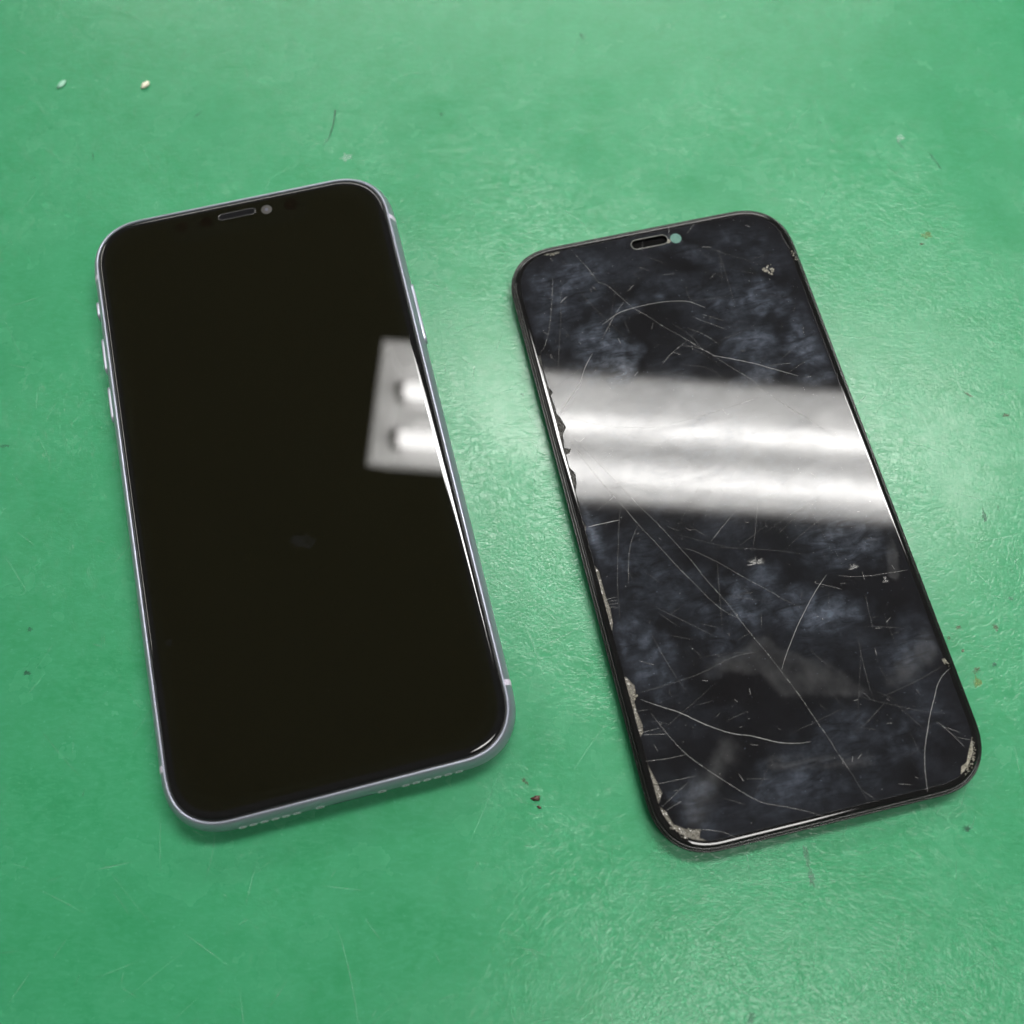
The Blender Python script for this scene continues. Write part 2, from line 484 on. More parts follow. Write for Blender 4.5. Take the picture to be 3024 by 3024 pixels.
# ------------------------------------------------------------------ intact phone
def phone():
    TILT = .01229
    root = empty('phone', (-51.5965 * MM, 83.9743 * MM, .72 * MM), (TILT, 0, .24811))
    tag(root, 'intact phone with clean black screen and pale lavender aluminium frame', 'phone')
    HW, HL, R = 37.85, 75.45, 14.0
    # satin frame: bulged side, small crowned lip at the seam
    prof = []
    r = 5.1
    for i in range(25):
        z = .55 + (7.35 - .55) * i / 24
        dz = z - 4.0
        prof.append((r - math.sqrt(r * r - dz * dz), z))
    prof += [(1.36, 7.46), (1.46, 7.54), (1.60, 7.57), (1.74, 7.55), (1.84, 7.48), (1.88, 7.1)]
    housing = sweep('frame', HW, HL, R, prof, M['alu'], root, k=18)
    sweep('back_glass', HW, HL, R, [(3.2, .05), (2.3, .08), (1.7, .2), (1.4, .4), (1.25, .56)], M['backglass'], root, cap_bottom=True)
    sweep('gasket', HW, HL, R, [(1.80, 7.05), (1.86, 7.30), (2.0, 7.36), (2.2, 7.36), (2.25, 7.1)], M['rubber'], root)
    gp = [(2.16, 7.0), (2.16, 7.42), (2.19, 7.58), (2.26, 7.72), (2.38, 7.84), (2.56, 7.94), (2.80, 8.015), (3.10, 8.065), (3.45, 8.09), (3.8, 8.10)]
    glass = sweep('screen_glass', HW, HL, R, gp, M['clean'], root, cap_top=True, k=18)
    glass.data.materials.append(M['rim'])
    for p_ in glass.data.polygons:
        if len(p_.vertices) < 8: p_.material_index = 1
    Z = 8.10
    # the dark display area with its notch, a hair above the black border
    out = ring(HW - 5.6, HL - 5.6, 10.5, 2.35, 0, 12)
    ytop = HL - 5.6
    pts = [(x, y) for x, y, _ in out]
    # split at the top edge to insert the notch
    hwn, dn, rr_, rs = 17.6, 5.6, 3.6, 2.2
    notch = []
    for i in range(7):
        a = math.pi / 2 * i / 6
        notch.append((hwn + rs - rs * math.sin(a), ytop - rs + rs * math.cos(a)))
    for i in range(9):
        a = math.pi / 2 * i / 8
        notch.append((hwn - rr_ + rr_ * math.cos(a), ytop - dn + rr_ - rr_ * math.sin(a)))
    full = notch + [(-x, y) for x, y in reversed(notch)]
    # out goes corner TR -> TL -> BL -> BR; the first 13 points end at the top edge
    poly = pts[:13] + full + pts[13:]
    loft('display', [(poly, Z + .004), (poly, Z + .016)], M['display'], root, smooth=False)
    # earpiece slot: bright rim, recess, mesh floor
    cx, cy = -.45, 69.35
    s = lambda hl, rr: stadium(cx, cy, hl, rr)
    loft('earpiece', [(s(4.75, .98), Z + .002), (s(4.72, .95), Z + .05), (s(4.60, .83), Z + .05), (s(4.5, .73), Z + .012)], M['edge_dark'], root, cap_top=False)
    loft('earpiece_mesh', [(s(4.5, .72), Z + .004), (s(4.5, .72), Z + .014)], M['mesh'], root)
    c = lambda x, y, rr, k=28: circle(x, y, rr, k)
    fc = loft('front_camera', [(c(6.97, 68.95, 1.32), Z + .002), (c(6.97, 68.95, 1.30), Z + .014)], M['lens'], root)
    loft('lens', [(c(6.97, 68.95, .42), Z + .015), (c(6.97, 68.95, .3), Z + .03)], M['lens_core'], fc)
    for x, rr in ((-14.4, 1.55), (-8.25, 1.55), (13.2, 1.75)):
        loft('sensor', [(c(x, 68.9, rr), Z + .002), (c(x, 68.9, rr), Z + .012)], M['sensor'], root)
    # antenna bands: thin shells that follow the bulged side
    def side_shell(name, y0, y1, sx, mat, proud=.06, z0=.6, z1=7.5, inner=.4):
        vs, fs = [], []
        zs = [z0 + (z1 - z0) * i / 18 for i in range(19)]
        for y in (y0, y1):
            for z in zs:
                dz = min(abs(z - 4.0), 3.5)
                ins = r - math.sqrt(r * r - dz * dz)
                vs.append((sx * (HW - ins + proud), y, z))
        n_ = len(zs)
        for y in (y0, y1):
            for z in zs:
                dz = min(abs(z - 4.0), 3.5)
                ins = r - math.sqrt(r * r - dz * dz)
                vs.append((sx * (HW - ins - inner), y, z))
        for i in range(n_ - 1):
            fs.append((i, i + 1, n_ + i + 1, n_ + i))
            fs.append((i, 2 * n_ + i, 2 * n_ + i + 1, i + 1))
            fs.append((n_ + i, n_ + i + 1, 3 * n_ + i + 1, 3 * n_ + i))
        fs.append((n_ - 1, 3 * n_ - 1, 4 * n_ - 1, 2 * n_ - 1))
        if sx < 0: fs = [tuple(reversed(f)) for f in fs]
        return mesh(name, vs, fs, mat, root)
    # small corner insets at these heights are negligible (corner starts 61.4 mm from the centre)
    for sx, y in ((1, 60.2), (1, -60.1), (-1, 60.2), (-1, -60.3)):
        side_shell('antenna_band', y - .65, y + .65, sx, M['band'])
    # buttons
    def button(name, y0, y1, sx, zc=4.25, hh=1.35, out_=.38):
        k = 8
        prof = stadium((y0 + y1) / 2, zc, (y1 - y0) / 2, hh, k)
        prof2 = stadium((y0 + y1) / 2, zc, (y1 - y0) / 2 - .18, hh - .18, k)
        N = len(prof); vs = []
        for pr, x in ((prof, HW - .8), (prof, HW + out_ - .16), (prof2, HW + out_)):
            vs += [(sx * x, a, b) for a, b in pr]
        fs = []
        for j in range(2):
            for i in range(N):
                i2 = (i + 1) % N
                fs.append((j * N + i, j * N + i2, (j + 1) * N + i2, (j + 1) * N + i))
        fs.append(tuple(range(2 * N, 3 * N)))
        if sx < 0: fs = [tuple(reversed(f)) for f in fs]
        return mesh(name, vs, fs, M['alu_hi'], root, smooth=True)
    button('mute_switch', 49.7, 55.0, -1, out_=.42)
    button('volume_button', 34.6, 44.5, -1)
    button('volume_button', 21.6, 31.3, -1)
    button('side_button', 24.5, 41.4, 1)
    # bottom edge: grille holes, screws, port
    def hole(name, x, rr, rim=.26, z=4.35):
        k = 16
        vs, fs = [], []
        for (q, yy) in ((rr + rim, .02), (rr + rim * .4, .16), (rr, .02), (rr, -.9)):
            for i in range(k):
                a = 2 * math.pi * i / k
                dz = q * math.sin(a) + z - 4.0
                vs.append((x + q * math.cos(a), -HL + (r - math.sqrt(r * r - dz * dz)) - yy, z + q * math.sin(a)))
        for j in range(3):
            for i in range(k):
                i2 = (i + 1) % k
                fs.append((j * k + i, j * k + i2, (j + 1) * k + i2, (j + 1) * k + i))
        o = mesh(name, vs, fs, M['hole_glint'], root, smooth=True)
        vs = []
        for i in range(k):
            a = 2 * math.pi * i / k
            vs.append((x + rr * math.cos(a), -HL - .03, z + rr * math.sin(a)))
        mesh('hole_floor', vs, [tuple(range(k))], M['hole'], o)
        return o
    for x in (-22.9, -20.7, -18.4, -16.1, -13.9, -11.6): hole('speaker_hole', x, .62)
    for x in (11.4, 13.65, 15.95, 18.2, 20.45, 22.8): hole('speaker_hole', x, .62)
    for x in (-6.75, 6.35): hole('screw', x, .72)
    vs = [(x, -HL + .06, z) for x, z in stadium(-.2, 3.1, 4.4, .9)]
    mesh('charging_port', vs, [tuple(range(len(vs)))], M['hole'], root)
    # camera block on the back carries the top end
    cb = ring(15, 16, 6, 2.4, 0, 8)
    cpts = [(x + 18.5, y + 55.5) for x, y, _ in cb]
    loft('rear_camera', [([((x - 18.5) * .97 + 18.5, (y - 55.5) * .97 + 55.5) for x, y in cpts], -1.75), (cpts, -1.5), (cpts, .1)], M['backglass'], root, cap_top=False, cap_bottom=True)
    vs, fs = [], []
    for i in range(90):   # a little dust
        x, y = rng.uniform(-32, 32), rng.uniform(-71, 64)
        L = rng.uniform(.04, .10); w = rng.uniform(.02, .045); a = rng.uniform(0, 6.3); b = len(vs)
        for q, t_ in ((-1, -1), (1, -1), (1, 1), (-1, 1)):
            vs.append((x + q * L * math.cos(a) - t_ * w * math.sin(a), y + q * L * math.sin(a) + t_ * w * math.cos(a), Z + .024))
        fs.append((b, b + 1, b + 2, b + 3))
    tag(mesh('dust', vs, fs, M['crack1'], root), kind='stuff')
    blob('finger_mark', .5, -18.9, 2.6, 1.8, .4, M['smear'], root, h=.002, z=Z + .022, spikes=.5, k=20, seed=4)
    blob('finger_mark', -31.5, -34.5, .6, .8, .4, M['smear'], root, h=.002, z=Z + .022, spikes=.5, k=16, seed=6)
    return root
phone_o = phone()

# ------------------------------------------------------------------ broken display assembly
CRACKS = [
    (0.13,0.5,[(-19.43,71.98),(-15.99,64.09),(-14.98,61.0),(-13.08,59.66),(-9.97,54.46),(-8.24,51.77),(-5.82,49.2),(-3.83,46.73),(-3.2,45.9),(1.93,40.55),(4.11,37.98),(6.76,35.31),(8.08,33.54),(10.79,30.29),(13.73,27.02),(17.11,21.94),(19.67,18.52),(23.89,13.89),(29.37,7.08),(33.27,3.68)]),
    (0.12,0.5,[(-25.74,64.75),(-27.75,57.61),(-29.79,51.42),(-31.63,47.47),(-32.75,45.76),(-33.93,44.85)]),
    (0.11,0.4,[(-24.55,61.17),(-26.65,52.7),(-28.47,46.75),(-30.54,39.4)]),
    (0.14,1,[(-25.51,57.3),(-24.59,58.11),(-23.56,58.69)]),
    (0.1,0.5,[(-6.46,58.27),(-8.47,56.67)]),
    (0.13,0.6,[(-9.97,54.46),(-13.99,50.31),(-17.93,45.48),(-18.04,45.24)]),
    (0.14,0.8,[(-17.03,49.11),(-12.27,51.34),(-7.68,51.96),(-3.21,52.05),(0.65,51.73),(5.3,50.66),(8.97,47.98)]),
    (0.09,0.4,[(5.3,50.66),(10.62,50.17),(16.48,49.79)]),
    (0.15,0.9,[(-21.43,41.87),(-23.89,38.93),(-26.74,34.39),(-29.52,31.6),(-31.58,29.52),(-33.21,27.93)]),
    (0.1,0.7,[(-26.74,34.39),(-29.06,30.36),(-31.3,28.61),(-33.14,27.91)]),
    (0.12,0.7,[(-24.3,38.88),(-27.81,37.37),(-31.65,35.51),(-33.52,34.22)]),
    (0.12,0.5,[(-33.18,27.22),(-30.13,26.1),(-26.28,24.1),(-20.51,21.67),(-19.77,21.66),(-14.52,20.2),(-9.0,19.7),(2.59,20.38),(17.0,22.0)]),
    (0.13,0.55,[(-32.66,24.17),(-28.36,16.04),(-25.68,10.83),(-20.43,0.99),(-17.5,-4.11),(-14.38,-10.47),(-12.83,-13.61),(-10.72,-18.86),(-8.18,-24.14),(-6.43,-28.69),(-4.4,-33.73),(-2.49,-37.97),(-0.54,-43.07),(1.04,-47.11),(2.53,-52.03),(4.2,-57.22),(5.45,-61.66),(6.89,-66.38),(8.2,-72.15)]),
    (0.13,0.55,[(-33.05,22.6),(-31.04,17.47),(-28.94,11.85),(-26.07,5.59),(-24.18,1.85),(-22.26,-2.5),(-19.19,-8.35),(-16.24,-14.34),(-13.67,-18.93),(-10.97,-23.74),(-8.72,-26.7),(-6.43,-28.69)]),
    (0.1,0.6,[(-25.82,5.13),(-28.31,3.73),(-30.61,2.55)]),
    (0.2,1,[(-33.41,-0.72),(-29.95,-0.68),(-26.11,-0.71)]),
    (0.11,0.45,[(-25.0,2.04),(-26.08,-0.58),(-28.95,-9.91),(-30.53,-15.8),(-31.24,-19.34),(-32.0,-23.06)]),
    (0.12,0.5,[(-22.36,-2.86),(-24.78,-6.3),(-26.41,-9.99),(-28.19,-16.09)]),
    (0.11,0.5,[(-14.34,-10.35),(-12.13,-11.24),(-8.16,-14.43),(-5.47,-16.94),(-2.49,-20.0),(3.17,-25.27),(3.87,-26.21),(7.67,-29.37)]),
    (0.14,0.75,[(0.35,-4.56),(-3.55,-7.44),(-7.28,-10.31)]),
    (0.13,0.6,[(-34.29,-18.15),(-32.81,-18.0),(-31.12,-18.01)]),
    (0.13,0.6,[(-34.05,-18.62),(-31.2,-18.73)]),
    (0.13,0.6,[(-33.85,-19.23),(-31.27,-19.45)]),
    (0.13,0.6,[(-33.75,-19.74),(-31.52,-20.37)]),
    (0.15,0.8,[(15.67,-23.57),(12.02,-26.64),(8.55,-30.14),(5.47,-33.4),(2.61,-36.93),(0.63,-39.52),(-0.77,-41.66)]),
    (0.13,0.65,[(18.03,-24.25),(21.67,-25.38),(26.63,-26.08),(33.72,-26.54)]),
    (0.12,0.6,[(13.38,-24.35),(12.44,-24.57),(12.88,-24.96),(15.36,-26.11),(18.01,-27.59)]),
    (0.11,0.45,[(8.25,-11.95),(10.8,-10.43),(13.41,-8.76)]),
    (0.09,0.3,[(-1.66,-12.97),(1.75,-11.36),(5.81,-9.59)]),
    (0.2,0.85,[(-32.17,-40.95),(-28.53,-43.27),(-24.66,-45.64),(-19.74,-49.47),(-15.04,-52.25),(-11.43,-53.57),(-6.2,-56.13),(-2.04,-57.27),(0.41,-57.5)]),
    (0.16,0.6,[(-30.81,-44.23),(-28.68,-49.12),(-25.88,-54.11),(-22.38,-58.25),(-18.62,-62.18),(-15.22,-65.53),(-12.8,-67.25),(-8.03,-69.27),(-4.19,-71.08),(-1.73,-72.56)]),
    (0.1,0.4,[(-32.02,-39.49),(-24.81,-39.14),(-17.41,-38.32),(-10.21,-36.67),(-3.48,-36.67)]),
    (0.14,0.7,[(-33.45,-48.27),(-28.71,-49.21)]),
    (0.14,0.7,[(-34.68,-53.61),(-30.1,-54.09),(-25.9,-54.2)]),
    (0.13,0.6,[(-33.85,-58.58),(-28.47,-58.74),(-25.03,-58.82)]),
    (0.13,0.6,[(-33.54,-43.16),(-31.33,-43.37)]),
    (0.12,0.6,[(-33.79,-47.7),(-29.77,-47.65)]),
    (0.12,0.5,[(-33.9,-63.31),(-32.01,-62.25),(-27.18,-59.69)]),
    (0.13,0.6,[(-33.49,-64.26),(-31.48,-63.55),(-29.52,-63.03)]),
    (0.16,0.7,[(-27.73,-69.18),(-25.23,-69.86),(-22.65,-70.98),(-20.43,-72.54)]),
    (0.16,0.8,[(34.92,-49.46),(32.62,-50.68),(30.69,-52.56),(29.51,-54.37),(27.42,-57.32),(25.33,-60.91),(23.45,-64.28),(22.06,-67.93),(21.23,-71.01),(20.83,-72.65)]),
    (0.16,0.7,[(27.9,-59.47),(29.05,-61.09),(30.63,-63.7),(31.72,-65.73)]),
    (0.13,0.6,[(29.09,-60.99),(30.63,-61.9),(31.91,-62.87)]),
    (0.12,0.6,[(30.72,-63.49),(33.33,-64.65)]),
    (0.1,0.5,[(7.7,-69.42),(9.68,-71.59)]),
    (0.09,0.35,[(16.97,-52.18),(25.12,-50.82),(33.64,-48.7)]),
    (0.18,1,[(6.8,35.0),(11.57,32.8),(16.17,30.52),(19.28,28.64),(25.28,25.09)]),
    (0.12,0.75,[(5.0,46.44),(8.28,43.88),(12.24,41.02)]),
    (0.1,0.5,[(7.69,46.42),(12.22,43.57)]),
    (0.13,0.65,[(-5.98,35.16),(-2.93,37.53),(1.85,40.27)]),
    (0.08,0.35,[(1.85,40.27),(7.35,43.49)]),
    (0.1,0.45,[(-0.1,45.5),(2.84,41.83),(4.02,39.48),(4.11,37.98)]),
    (0.12,0.6,[(0.45,39.11),(3.57,37.95),(6.76,35.31)]),
    (0.11,0.55,[(3.09,43.56),(6.76,40.63),(9.46,37.19)]),
    (0.1,0.45,[(-0.54,33.91),(3.54,32.54),(6.1,30.5),(8.07,27.45)]),
    (0.13,0.7,[(18.42,29.27),(21.54,29.05),(24.63,28.72)]),
    (0.1,0.4,[(17.93,26.92),(21.33,23.55),(23.9,20.96)]),
    (0.08,0.35,[(-6.65,33.71),(-3.19,32.05),(2.49,29.02)]),
    (0.12,0.6,[(6.57,72.64),(5.81,69.42)]),
    (0.09,0.5,[(13.22,72.25),(10.51,69.66)]),
    (0.1,0.5,[(33.64,65.5),(33.94,62.42),(34.83,59.23)]),
    (0.12,0.8,[(13.06,65.15),(15.57,64.39)]),
    (0.1,0.7,[(1.28,59.38),(4.54,59.1)]),
    (0.1,0.6,[(-6.49,58.26),(-8.79,56.8)]),
    (0.12,0.6,[(-30.38,-32.86),(-27.07,-34.56)]),
    (0.12,0.7,[(-11.49,-6.52),(-9.72,-6.85)]),
    (0.1,0.6,[(-16.11,-4.48),(-13.52,-6.26)]),
    (0.1,0.5,[(26.68,-17.08),(29.68,-18.52)]),
    (0.12,0.5,[(15.42,-69.79),(18.13,-70.62)])]
POLY = {
    'left_notch': [(-34.04,44.47),(-34.28,40.73),(-34.11,35.5),(-33.46,33.93),(-34.15,33.23),(-33.84,29.76),(-33.92,28.37),(-33.39,27.41),(-32.59,24.44),(-33.77,22.77),(-34.25,19.3),(-32.84,18.84),(-33.49,17.76),(-34.28,17.67),(-34.33,14.43),(-33.28,12.58),(-33.69,9.99),(-34.43,8.04),(-34.24,5.35),(-34.76,1.81),(-33.98,-0.44),(-34.94,-2.28)],
    'left_mid': [(-35.01,-2.15),(-35.18,-9.49),(-34.4,-11.18),(-34.41,-14.91),(-34.34,-17.89),(-34.1,-20.15),(-34.38,-23.48),(-35.09,-25.25)],
    'left_low': [(-34.49,-35.53),(-33.2,-37.68),(-33.46,-39.93),(-34.15,-41.15),(-34.13,-43.2),(-33.74,-46.01),(-33.99,-47.75),(-34.93,-48.66),(-34.87,-51.34),(-34.81,-54.44),(-34.06,-57.45),(-33.47,-60.62),(-34.95,-62.64),(-33.7,-64.21),(-32.91,-66.94),(-30.67,-68.5),(-27.73,-69.18),(-28.4,-70.71),(-26.39,-72.21)],
    'corner': [(34.74,-62.62),(33.62,-64.83),(32.18,-66.95),(30.94,-68.87),(29.55,-69.43),(28.73,-71.21),(27.69,-72.93)],
    'right_chip': [(35.02,-47.01),(33.85,-47.22),(34.03,-48.32),(34.87,-49.57)],
    'right_top': [(35.78,60.13),(34.53,59.3),(34.56,57.44),(35.8,55.31)],
    'topleft': [(-27.19,72.21),(-25.77,71.67),(-24.03,71.38),(-22.55,71.46),(-21.0,72.59)],
    'topleft2': [(-32.98,69.12),(-32.87,68.05),(-33.58,66.96),(-34.22,66.49)],
    'crush': [(25.83,55.4),(28.72,56.38),(28.71,54.37),(28.08,53.42),(26.21,54.58)],
    'residue': [(-18.17,-39.16),(-15.39,-36.75),(-10.47,-35.84),(-6.15,-35.29),(-4.33,-33.64),(-1.17,-34.37),(-0.34,-36.62),(4.83,-39.86),(10.13,-42.61),(16.13,-50.55),(13.58,-50.46),(-2.69,-46.97),(-5.08,-41.66),(-11.17,-39.75),(-16.87,-39.96)],
    'residue2': [(20.49,-48.54),(33.09,-40.15),(34.05,-44.52),(32.65,-46.77),(28.39,-48.33),(26.07,-50.32),(20.29,-50.5)],
    'streak': [(-6.41,-59.23),(11.2,-62.98),(9.47,-64.34),(-6.76,-61.2)],
    'thumb': [(-22.38,-58.25),(-16.59,-52.38),(-14.85,-55.68),(-15.92,-58.3),(-19.73,-59.33),(-25.27,-67.85),(-28.97,-68.82),(-28.65,-61.04)]}

def vnoise(X, Y, s, seed):
    g = np.random.default_rng(seed).random((256, 256))
    x, y = X * s + 77.3, Y * s + 131.7
    xi, yi = np.floor(x).astype(int), np.floor(y).astype(int)
    fx, fy = x - xi, y - yi
    fx = fx * fx * (3 - 2 * fx); fy = fy * fy * (3 - 2 * fy)
    a = g[xi % 256, yi % 256]; b = g[(xi + 1) % 256, yi % 256]; c = g[xi % 256, (yi + 1) % 256]; d = g[(xi + 1) % 256, (yi + 1) % 256]
    return (a * (1 - fx) + b * fx) * (1 - fy) + (c * (1 - fx) + d * fx) * fy
def fbm(X, Y, s, seed, o=4):
    t, a, n_ = 0, 1, 0
    for i in range(o):
        t = t + a * vnoise(X, Y, s * 2 ** i, seed + i); n_ += a; a *= .55
    return t / n_

def broken():
    root = empty('broken_display', (49.7316 * MM, 78.5866 * MM, 0), (.00101, 0, .22855))
    tag(root, 'removed phone display with cracked smudged glass and chipped edges', 'phone display')
    HW, HL, R = 36.65, 74.25, 13.4
    # backlight module underneath: the assembly stands on it
    sweep('backlight_module', HW, HL, R, [(3.6, .02), (3.3, .1), (3.2, .3), (3.2, 3.3)], M['metal'], root, cap_bottom=True)
    sweep('plastic_frame', HW, HL, R, [(3.4, 3.1), (.45, 3.1), (.12, 3.2), (0, 3.45), (.03, 3.9), (.12, 4.05), (.22, 4.10), (.30, 4.06), (.36, 3.98), (.42, 4.16), (.50, 4.42), (.58, 4.52), (.72, 4.56), (.86, 4.54), (.92, 4.44), (.96, 4.2)], M['lip'], root, k=16)
    ins_flat = 2.3
    rim = sweep('glass_rim', HW, HL, R, [(.94, 4.15), (.94, 4.45), (.98, 4.63), (1.06, 4.76), (1.18, 4.85), (1.3, 4.90), (1.5, 4.944), (1.7, 4.975), (1.9, 4.994), (2.06, 5.0), (2.1, 5.0), (ins_flat - .02, 5.0), (ins_flat, 5.0), (ins_flat, 4.6)], M['rim'], root, k=16)
    Z = 5.0
    hw, hl, rr = HW - ins_flat, HL - ins_flat, R - ins_flat
    outline = [(x, y) for x, y, _ in ring(hw, hl, rr, 2.35, 0, 16)]
    # chips eaten into the border
    P = {k_: [(x + {'left_notch': .25, 'left_mid': .75, 'left_low': .55}.get(k_, 0), y) for x, y in q_] for k_, q_ in POLY.items()}
    chips = []
    chips.append(('chip_dark', P['left_notch'] + [(-40, P['left_notch'][-1][1]), (-40, P['left_notch'][0][1])]))
    chips.append(('chip', P['left_mid'] + [(-40, P['left_mid'][-1][1]), (-40, P['left_mid'][0][1])]))
    chips.append(('chip', P['left_low'] + [(-24, -80), (-42, -80), (-42, P['left_low'][0][1])]))
    chips.append(('chip_bright', P['corner'] + [(27, -80), (42, -80), (42, -62)]))
    chips.append(('chip_bright', P['right_chip'] + [(40, -49.5), (40, -47)]))
    chips.append(('chip', P['right_top'] + [(40, 55.3), (40, 60.2)]))
    chips.append(('chip', P['topleft'] + [(-21, 78), (-27.2, 78)]))
    chips.append(('chip', P['topleft2'] + [(-42, 66.3), (-42, 70)]))
    slot = stadium(.62, 69.42, 4.75, 1.38)
    allchips = [c for _, c in chips]
    # constrained triangulation
    pts, edges = [], []
    def add_loop(lp):
        b = len(pts)
        pts.extend(Vector((float(x), float(y))) for x, y in lp)
        n_ = len(lp)
        edges.extend((b + i, b + (i + 1) % n_) for i in range(n_))
    add_loop(outline)
    for c in allchips: add_loop(c)
    add_loop(slot)
    st = .5
    gx, gy = np.meshgrid(np.arange(-hw + .2, hw, st), np.arange(-hl + .2, hl, st))
    gx = gx.ravel() + rng.uniform(-.12, .12, gx.size); gy = gy.ravel() + rng.uniform(-.12, .12, gy.size)
    keep = inside(outline, gx, gy)
    pts.extend(Vector((float(a), float(b))) for a, b in zip(gx[keep], gy[keep]))
    for c in allchips:   # finer crumbs inside the chips
        cx = np.array(c)
        ex, ey = np.meshgrid(np.arange(cx[:, 0].min(), cx[:, 0].max(), .27), np.arange(cx[:, 1].min(), cx[:, 1].max(), .27))
        ex = ex.ravel() + rng.uniform(-.12, .12, ex.size); ey = ey.ravel() + rng.uniform(-.12, .12, ey.size)
        kk = inside(c, ex, ey) & inside(outline, ex, ey)
        pts.extend(Vector((float(a), float(b))) for a, b in zip(ex[kk], ey[kk]))
    V, E_, F_, *_ = delaunay_2d_cdt(pts, edges, [], 0, 1e-5)
    V = np.array([(v.x, v.y) for v in V]); F = np.array(F_)
    C = V[F].mean(1)
    ok = inside(outline, C[:, 0], C[:, 1]) & ~inside(slot, C[:, 0], C[:, 1])
    which = np.full(len(F), -1)
    for i, c in enumerate(allchips):
        which[inside(c, C[:, 0], C[:, 1])] = i
    def submesh(sel, zf, name, mat, parent, smooth=False, wall=None):
        f = F[sel]; ids, inv = np.unique(f, return_inverse=True)
        inv = inv.reshape(f.shape)
        vv = V[ids]; zz = zf(vv)
        verts = [(a, b, c) for (a, b), c in zip(vv, zz)]
        faces = []
        for t in inv:
            a, b, c = vv[t[0]], vv[t[1]], vv[t[2]]
            ar = (b[0] - a[0]) * (c[1] - a[1]) - (b[1] - a[1]) * (c[0] - a[0])
            faces.append(tuple(t) if ar > 0 else (t[0], t[2], t[1]))
        if wall:
            cnt = {}
            for t in faces:
                for i in range(3):
                    e = (t[i], t[(i + 1) % 3]); cnt[e] = 1
            border = [e for e in cnt if (e[1], e[0]) not in cnt]
            low = {}
            for e in border:
                for q in e:
                    if q not in low:
                        low[q] = len(verts); verts.append((verts[q][0], verts[q][1], verts[q][2] - wall))
            for a, b in border: faces.append((b, a, low[a], low[b]))
        return mesh(name, verts, faces, mat, parent), vv
    glass, gv = submesh(ok & (which < 0), lambda v: np.full(len(v), Z), 'glass', M['dirty'], root, wall=.5)
    # smudge and residue amounts, point by point
    me = glass.data
    co = np.zeros(len(me.vertices) * 3); me.vertices.foreach_get('co', co)
    co = co.reshape(-1, 3) / MM; X, Y = co[:, 0], co[:, 1]
    sm = np.zeros(len(X))
    def spot(x, y, rx, ry, rot, a, p=1.0):
        c, s_ = math.cos(rot), math.sin(rot)
        u = ((X - x) * c + (Y - y) * s_) / rx; w = (-(X - x) * s_ + (Y - y) * c) / ry
        d = np.sqrt(u * u + w * w) / 1.3 + (fbm(X, Y, .3, int(abs(x * 7 + y)) + 3, 4) - .5) * .8
        return .8 * a * np.clip((1.0 - d) * 1.5, 0, 1) ** p
    for s_ in SPOTS: sm = np.maximum(sm, spot(*s_))
    sm = sm * np.clip((fbm(X, Y, .4, 5, 4) - .25) * 2.2, .25, 1.2)
    haze = np.clip((fbm(X, Y, .10, 40, 5) - .40) * 2.6, 0, 1) * .028
    sm = sm + haze
    edge_clear = np.clip((hw - np.abs(X)) / 1.3, 0, 1)
    sm *= .35 + .65 * edge_clear
    res = np.zeros(len(X))
    def soft(poly, amount, blur, q):
        wx, wy = X + (fbm(X, Y, .7, q, 3) - .5) * 1.2, Y + (fbm(X, Y, .7, q + 9, 3) - .5) * 1.2
        acc = np.zeros(len(X))
        for k in range(14):
            a = k * 2.4; r_ = blur * math.sqrt((k + .5) / 14)
            acc += inside(poly, wx + r_ * math.cos(a), wy + r_ * math.sin(a))
        return amount * acc / 14
    res += soft(P['residue'], .046, .7, 60)
    res = np.maximum(res, soft(P['residue2'], .050, 1.0, 70))
    res = np.maximum(res, soft(P['thumb'], .055, 1.6, 80))
    res = np.maximum(res, soft([(30.9, -20.4), (32.9, -18.5), (33.4, -19.9), (31.6, -27.5), (30.2, -28.3), (29.0, -27.2)], .05, .3, 85))
    res = res * np.clip(fbm(X, Y, .35, 90, 5) * 2.0 - .1, .25, 1.5)
    st = soft([(-10, -59.0), (12.5, -63.4), (11.5, -64.6), (-9.0, -61.0)], .09, 1.2, 95) * np.clip(fbm(X * .15, Y * 2.2, .8, 97, 3) * 2.6 - .7, 0, 1.2)
    res = np.maximum(res, st)
    for nm, ar in (('smudge', sm), ('residue', res)):
        at = me.attributes.new(nm, 'FLOAT', 'POINT'); at.data.foreach_set('value', ar.astype(np.float32))
    # chip floors, crumbled
    for i, (mk, c) in enumerate(chips):
        sel = ok & (which == i)
        if not sel.any(): continue
        lo, hi = (-.42, -.12) if mk != 'chip_bright' else (-.38, .03)
        submesh(sel, lambda v: Z + rng.uniform(lo, hi, len(v)), 'chip', M[mk], root)
    # crushed spot on top of the glass
    def crumbs(name, poly, mat, n_, smin, smax, parent=glass):
        px_ = np.array(poly); vs, fs = [], []
        t = 0
        while t < n_:
            x, y = rng.uniform(px_[:, 0].min(), px_[:, 0].max()), rng.uniform(px_[:, 1].min(), px_[:, 1].max())
            if not inside(poly, np.array([x]), np.array([y]))[0]: continue
            t += 1
            s_ = rng.uniform(smin, smax); b = len(vs); k = 5; a0 = rng.uniform(0, 6)
            for q in range(k):
                a = a0 + 2 * math.pi * q / k
                rr2 = s_ * rng.uniform(.5, 1.1)
                vs.append((x + rr2 * math.cos(a), y + rr2 * math.sin(a), Z + .004))
            vs.append((x + rng.normal(0, .2) * s_, y + rng.normal(0, .2) * s_, Z + .004 + s_ * rng.uniform(.25, .7)))
            for q in range(k): fs.append((b + q, b + (q + 1) % k, b + k))
        return tag(mesh(name, vs, fs, mat, parent), kind='stuff')
    crumbs('crushed_glass', P['crush'], M['chip_bright'], 34, .15, .4)
